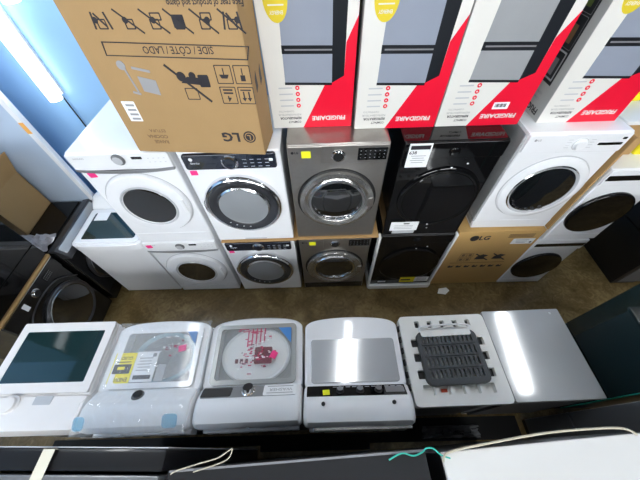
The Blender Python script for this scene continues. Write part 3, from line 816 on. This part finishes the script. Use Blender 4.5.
# W5: appliance under a foam cap with a slotted dark rack
t = thing('foam_capped_appliance', 'white appliance under a white foam cap in the front row, beside the flat-topped dryer', 'appliance', (.893,.515,0), .012)
MB().box(-.30,.30,-.27,.29,0,.899,WHITE,.008).build('cabinet', t)
holes = []
for i in range(5): holes.append(rrect(.036,.05,.006,2,-.19+.095*i,.235))
for sy in (.10,-.0,-.11):
    for sx in (-1,1): holes.append(rrect(.055,.055,.006,2,sx*.235,sy))
for i in range(5): holes.append(rrect(.075,.06,.006,2,-.21+.1*i,-.205))
cap = MB().holed(rrect(.64,.60,.03,5), holes, .93, .975, FOAM).slab(rrect(.64,.60,.03,5), .9, .93, FOAM).build('foam_cap', t)
for i in range(5): MB().box(-.19+.095*i-.016,-.19+.095*i+.016,.213,.257,.93,.945,BLACKM,.003).build('slot_shade', cap)  # black inserts stand in for the shade inside the deep holes
for sy in (.10,-.0,-.11):
    for sx in (-1,1): MB().box(sx*.235-.026,sx*.235+.026,sy-.026,sy+.026,.93,.95,BLACKM,.003).build('slot_shade', cap)
b = MB()
for i in range(6): b.box(-.332,-.318,-.2+.08*i,-.16+.08*i,.915,.95,BLACKM,.004)
b.build('edge_blocks', cap)
MB().box(-.12,-.08,-.215,-.195,.931,.937,mat('red_mark',(.5,.06,.02),.5)).build('red_tag', cap)
t = thing('slotted_rack', 'dark grey slotted rack lying on the white foam cap', 'rack', (.885,.505,.976), .03)
holes = []
for r in range(4):
    for c in range(12):
        holes.append(rrect(.014,.05,.005,2,-.171+.0311*c,.125-.077*r))
MB().holed(rrect(.42,.345,.04,6,0,.005), holes, .022, .034, RACK).build('slotted_plate', t)
mb = MB(); mb.holed(rrect(.43,.355,.045,6,0,.005),[rrect(.405,.33,.04,6,0,.005)],0,.03,RACK); mb.build('rim', t)
b = MB()
for r in range(3): b.box(-.19,.19,.082-.077*r,.090-.077*r,.034,.042,RACK,.003)
b.build('cross_ribs', t)
MB().tube([(-.17,.17,.03),(-.16,.215,.045),(.16,.215,.045),(.17,.17,.03)],.007,WHITEP).build('wire_handle', t)
MB().slab(rrect(.36,.045,.015,4,0,.165),.034,.040,FOAM,.002).build('foam_strip', t)

# W6: flat-topped dryer
t = thing('flat_topped_dryer', 'glossy flat-topped white dryer at the right end of the front row', 'dryer', (1.528,.54,0), .012)
MB().box(-.293,.293,-.29,.29,.0,.925,WHITE,.01).build('cabinet', t)
MB().slab(rrect(.595,.62,.012,4),.926,.952,mat('glossy_pale_top',(.66,.67,.67),.08,.45),.006).build('top_panel', t)
MB().lathe([(.009,0),(.008,.003),(.001,.004)], LTGREY, 16, T(.22,.275,.951)).build('screw_cap', t)
MB().box(-.28,.28,-.305,-.291,.1,.85,GALV).build('back_panel', t)

# crumpled wrap behind foam cap and dryer
def crumple(name, label, loc, sx, sy, sz, m, seed, cat, nx=14, ny=9, drape=None):
    rnd = random.Random(seed); mb = MB(); V = []
    for j in range(ny+1):
        row = []
        for i in range(nx+1):
            x = (i/nx-.5)*sx; y = (j/ny-.5)*sy
            e = 1-max(abs(i/nx-.5), abs(j/ny-.5))*2
            z = sz*rnd.random()*(.25+.75*e) + (drape(x, y) if drape else 0)
            row.append(mb.bm.verts.new((x+rnd.uniform(-.3,.3)*sx/nx, y+rnd.uniform(-.3,.3)*sy/ny, z)))
        V.append(row)
    for j in range(ny):
        for i in range(nx): mb.face((V[j][i],V[j][i+1],V[j+1][i+1],V[j+1][i]), m)
    o = mb.build(name, loc=loc)
    return tag(o, label, cat)
WRAP = mat('silvery_wrap', (.3,.31,.33), .18, .2, alpha=.75)
crumple('plastic_wrap', 'crumpled silvery plastic wrap on the floor behind the foam-capped appliance', (1.1,.115,0.009), .5, .09, .1, WRAP, 4, 'plastic wrap')

# ------------------------------------------------------------------ white top-loader beside the leftmost stack (faces -y)
t = top_loader('white top-load washer with dark glass lid standing left of the leftmost stack', (-2.024,1.92,0), PI, w=.66, bow=.008)
l = lid_frame(t, .60, -.115, .315, .045, .972, WHITE, SGLASS)
MB().slab(rrect(.13,.13,.003,1,.17,-.03),.9835,.985,PAPER).build('paper_label', l, smooth=False)
MB().slab(rrect(.12,.12,.003,1,-.19,-.01),.9835,.985,PAPER).build('paper_label', l, smooth=False)

# ------------------------------------------------------------------ dark row along the left (faces +x)
R90 = PI/2
def dark_front(label, loc, group, plain=False):
    t = front_loader(label, loc, R90, group, body=GRAPH); h = .966
    bpy.data.objects.remove(t.children[0])
    MB().box(-.343,.343,0,.74,0,h,GRAPH,.016,3).build('cabinet', t)
    MB().slab(rrect(.68,.15,.014,4,0,h-.082),0,.012,GRAPH,.006,FRONT).build('control_panel', t)
    if plain:
        MB().box(-.335,.335,-.012,0,.02,.16,BLACK,.004).build('kick_panel', t)
        MB().box(-.335,.335,-.016,0,.17,.80,BLACK,.006).build('front_panel', t)
        return t
    MB().box(-.34,.34,-.014,0,h-.012,h-.003,CHROME,.003).build('top_trim', t)
    knob(t, .0, h-.075, .034, .012, CHROME, BLACKM, .022)
    display(t, .13, .23, h-.115, h-.045, .0135, BLACK, True)
    sticker(t, -.135, h-.075, .04, .07, PAPER, .0135, name='paper_label')
    mb = MB(); mb.tube([(-.34,-.014,.62),(-.2,-.014,.78),(0,-.014,.825),(.2,-.014,.78),(.34,-.014,.62)], .006, GRAPHP, 8); mb.build('curved_trim', t)
    d = MB().lathe([(.27,-.001),(.272,.022),(.262,.036),(.245,.03),(.238,.02)], GRAPHP, 64, F(.05,.48), cap1=False).build('door', t)
    MB().lathe([(.242,.02),(.235,.03,CHROME),(.222,.024),(.15,.036),(.001,.042)], DGLASS, 64, F(.05,.48)).build('door_glass', d)
    return t
GRP = 'dark graphite front-loaders, left row'
dark_front('dark graphite front-load washer with chrome-ringed knob on the floor at the left', (-2.5,1.147,0), GRP)
dark_front('dark graphite machine stacked on the cardboard strip at the left edge, mostly out of frame', (-2.5,1.147,.992), GRP, True)
o = MB().box(-.36,.345,-.012,.55,0,.025,CARDP,.003,1).build('cardboard_sheet', loc=(-2.5,1.147,.9665), rot=(0,0,R90)); tag(o, 'cardboard strip between the two dark graphite machines at the left', 'cardboard')
t = thing('front_load_washer', 'dark graphite washer with a slanted grey control panel, beside the white top-loader', 'washing machine', (-2.46,1.855,0), R90, GRP)
MB().box(-.34,.34,0,.72,0,.96,GRAPH,.016,3).build('cabinet', t)
MB().prism([(.06,.975),(-.005,.99),(-.075,.90),(-.075,.86),(.0,.86)], -.337, .337, GRAPHP).build('control_panel', t)
MB().slab(rrect(.62,.075,.01,3),0,.003,mat('grey_panel_face',(.50,.51,.52),.2,.5,coat=.6),.001, Matrix(((1,0,0,-.0),(0,.61,-.79,-.04),(0,.79,.61,.945),(0,0,0,1)))).build('panel_face', t)
d = MB().lathe([(.27,-.001),(.27,.02),(.26,.032),(.245,.026)], GRAPHP, 64, F(0,.46), cap1=False).build('door', t)
MB().lathe([(.25,.02),(.24,.028,CHROME),(.228,.024),(.001,.04)], DGLASS, 64, F(0,.46)).build('door_glass', d)
MB().box(-.32,.32,.1,.7,.9605,.972,BLACK,.004).build('top_cover', t)

# open brown carton and crumpled film on the graphite washer
t = thing('open_carton', 'open brown carton with raised flaps on the graphite washer, left edge', 'carton', (-3.06,1.94,.973), .05)
mb = MB(); s = .22; hh = .42
mb.box(-s,s,-s,-s+.008,0,hh,CARD); mb.box(-s,s,s-.008,s,0,hh,CARDP); mb.box(-s,-s+.008,-s,s,0,hh,CARD); mb.box(s-.008,s,-s,s,0,hh,CARD); mb.box(-s,s,-s,s,0,.008,CARDD)
mb.build('carton_body', t)
MB().box(-s,s,-.004,.004,0,.22,CARDP,M=T(0,-s+.002,hh) @ RX(.9)).build('flap', t)
MB().box(-s,s,-.004,.004,0,.22,CARDP,M=T(0,s-.01,hh) @ RX(.1)).build('flap', t)
MB().box(-.004,.004,-s,s,0,.22,CARDP,M=T(s-.002,0,hh) @ Matrix.Rotation(.35,4,'Y')).build('flap', t)
crumple('plastic_film', 'crumpled grey plastic film on the graphite washer below the open carton', (-2.78,1.62,.974), .5, .2, .12, mat('grey_film',(.34,.33,.35),.3,.2,noise=.4,nscale=20), 9, 'plastic film', 18, 9)
# pale panel standing on the washers by the blue wall
t = thing('panel_board', 'tall pale board with a white edge and orange mark standing before the blue wall', 'board', (-2.405,2.245,0), 0)
MB().box(-1.0,-.052,-.04,.0,0,2.4,PANELB,.004).build('board_face', t)
MB().box(-.05,0,-.045,.005,0,2.4,WHITE,.008).build('edge_strip', t)
MB().box(-.045,-.005,-.047,-.0455,1.75,1.85,mat('orange_mark',(.85,.42,.1),.5)).build('orange_label', t)

# ------------------------------------------------------------------ black fridges on the right (doors face -x)
GSOFT = mat('grey_satin_door', (.10,.105,.11), .3, .4)
def side_fridge(label, x, y0, y1, d, h, front, side, group, extra):
    t = thing('refrigerator', label, 'refrigerator', (x,(y0+y1)/2,0), -PI/2, group)     # local -y is world -x
    w = y1-y0
    MB().box(-w/2,w/2,.07,d,.03,h,side,.006).build('cabinet', t)
    MB().box(-w/2,w/2,0,.062,.06,h*.36,front,.01).build('freezer_door', t)
    MB().box(-w/2,w/2,0,.062,h*.36+.01,h,front,.01).build('door', t)
    MB().box(-w/2+.005,w/2-.005,.012,.3,.0,.055,BLACKM).build('toe_grille', t)
    for v0,v1 in ((h*.16,h*.33),(h*.42,h*.72)): pass
    if extra:
        o = MB().box(w/2-.002,w/2+.004,-.004,.05,.1,h-.05,TEAL,.001).build('edge_cord', t)
    return t
side_fridge('tall fridge with dark teal glossy door and grey side, beyond the flat-topped dryer', 2.1, .268, .85, .72, 1.75, FRIDGET, GSIDE, None, True)
side_fridge('tall fridge with satin grey door at the right, beside the white-topped fridge', 1.76, -.48, .19, .7, 1.75, GSOFT, GSIDE, None, False)
side_fridge('tall black fridge with a grey side at the far right end of the aisle floor', 3.41, 1.53, 2.14, .70, 1.75, FRIDGEB, GSIDE, None, False)

# ------------------------------------------------------------------ fridges below the viewer (doors face +y)
def fg_fridge(label, xl, xr, yl, yr, h, top, door, edge=None, two=False):
    rz = math.atan2(yr-yl, xr-xl); w = math.hypot(xr-xl, yr-yl)
    t = thing('refrigerator', label, 'refrigerator', ((xl+xr)/2,(yl+yr)/2,0), rz)
    if two:      # door tops show as a separate dark band
        MB().box(-w/2,w/2,-.78,-.078,.03,h,top,.008).build('cabinet', t)
        MB().box(-w/2,w/2,-.07,0,.06,h-.01,door,.012).build('door', t)
        MB().box(-w/2,w/2,.0005,.004,.06,h-.012,edge,.001).build('door_skin', t)
        MB().box(-w/2+.01,w/2-.01,-.6,-.02,0,.029,BLACKM).build('toe_grille', t)
    else:
        MB().box(-w/2,w/2,-.78,-.001,.03,h-.02,door,.006).build('cabinet', t)
        MB().box(-w/2,w/2,-.78,.0,h-.019,h,top,.006).build('top_panel', t)
        MB().box(-w/2+.01,w/2-.01,-.6,-.02,0,.029,BLACKM).build('toe_grille', t)
    return t
f1 = fg_fridge('fridge with grey top and black door edge held by cream tape, bottom left', -1.50, -.60, .043, .02, 1.78, mat('steel_fridge_top',(.24,.245,.25),.3,.5), FRIDGEB, LTGREY, True)
mb = MB()
mb.box(-.022,.022,-.105,-.004,1.7815,1.783,TAPE); mb.box(-.022,.022,-.005,-.003,1.75,1.783,TAPE); mb.build('tape', f1, loc=(.01,0,0))
f2 = fg_fridge('wide fridge with dark glossy top, bottom centre of the photo', -.575, .357, -.045, -.003, 1.78, mat('dark_glossy_top',(.03,.03,.031),.14,.3,coat=.6), FRIDGEB)
MB().box(-.46,.46,-.006,.001,1.7805,1.782,MIDGREY,.0005).build('edge_trim', f2)
f3 = fg_fridge('white-topped fridge, bottom right of the photo', .413, 1.33, -.012, .04, 1.78, mat('bright_white_top',(.61,.60,.58),.45), FRIDGEB)
# hose, ties and wires lying on their tops
o = MB().tube([(.41,-.04,1.792),(.44,-.012,1.792),(.60,.012,1.792),(.80,.036,1.792),(.98,.046,1.792),(1.10,.045,1.792),(1.14,.025,1.792)], .004, CREAM, 10).build('hose')
tag(o, 'cream hose lying along the front edge of the white-topped fridge', 'hose')
o = MB().tube([(.22,-.03,1.787),(.27,-.012,1.787),(.31,-.02,1.787),(.345,-.01,1.787),(.36,.0,1.787),(.385,.0,1.787),(.41,-.02,1.787),(.44,-.03,1.787)], .0025, TEAL, 8).build('cord')
tag(o, 'teal cord at the right front corner of the dark-topped fridge', 'cord')
o = MB().tube([(-.56,-.055,1.786),(-.54,-.045,1.786),(-.47,-.028,1.787),(-.40,-.012,1.788),(-.36,.01,1.79),(-.35,.012,1.79),(-.37,-.02,1.787),(-.48,-.05,1.786)], .0022, CREAM, 8).build('wire')
tag(o, 'thin pale wire looped at the left corner of the dark-topped fridge', 'wire')

# added black mat that stands in for the shade in this gap
o = MB().slab([(-2.45,.05),(-.588,.05),(-.586,.004),(.37,.004),(.372,.05),(1.72,.05),(1.72,.225),(.59,.225),(.575,.125),(-2.45,.125)],0,.008,mat('gap_shade_black',(.004,.004,.004),.8)).build('gap_shade_mat'); tag(o, 'added black mat on the floor, standing in for shade behind the front row', 'mat')
# floor scrap
o = MB().slab([(-.07,-.03),(.02,-.045),(.075,-.0),(.05,.04),(-.04,.03)],0,.012,FOAM,.003).build('foam_scrap', loc=(1.42,1.49,0)); tag(o, 'small scrap of white foam on the floor before the brown carton', 'foam scrap')

# ------------------------------------------------------------------ light
w = bpy.data.worlds.new('World'); scene.world = w; w.use_nodes = True
bg = w.node_tree.nodes['Background']; bg.inputs['Color'].default_value = (.86,.92,1,1); bg.inputs['Strength'].default_value = .03

# ------------------------------------------------------------------ camera
fpx, th, roll, yaw, H = 282.9, .9296, .0352, -.0076, 3.078
Fw = Vector((math.sin(yaw)*math.cos(th), math.cos(yaw)*math.cos(th), -math.sin(th)))
Rr = Vector((math.cos(yaw), -math.sin(yaw), 0)); Dn = Fw.cross(Rr)
R2 = Rr*math.cos(roll)+Dn*math.sin(roll); D2 = -Rr*math.sin(roll)+Dn*math.cos(roll)
cam = bpy.data.cameras.new('camera'); co = bpy.data.objects.new('camera', cam); COL.objects.link(co)
cam.sensor_fit = 'HORIZONTAL'; cam.sensor_width = 36; cam.lens = fpx/640*36; cam.clip_start = .01
co.matrix_world = Matrix(((R2.x,-D2.x,-Fw.x,0),(R2.y,-D2.y,-Fw.y,0),(R2.z,-D2.z,-Fw.z,H),(0,0,0,1)))
scene.camera = co
scene.view_settings.view_transform = 'Standard'; scene.view_settings.look = 'None'
scene.view_settings.gamma = 1; scene.view_settings.use_curve_mapping = False
scene.view_settings.exposure = 0.0
scene.cycles.use_denoising = True
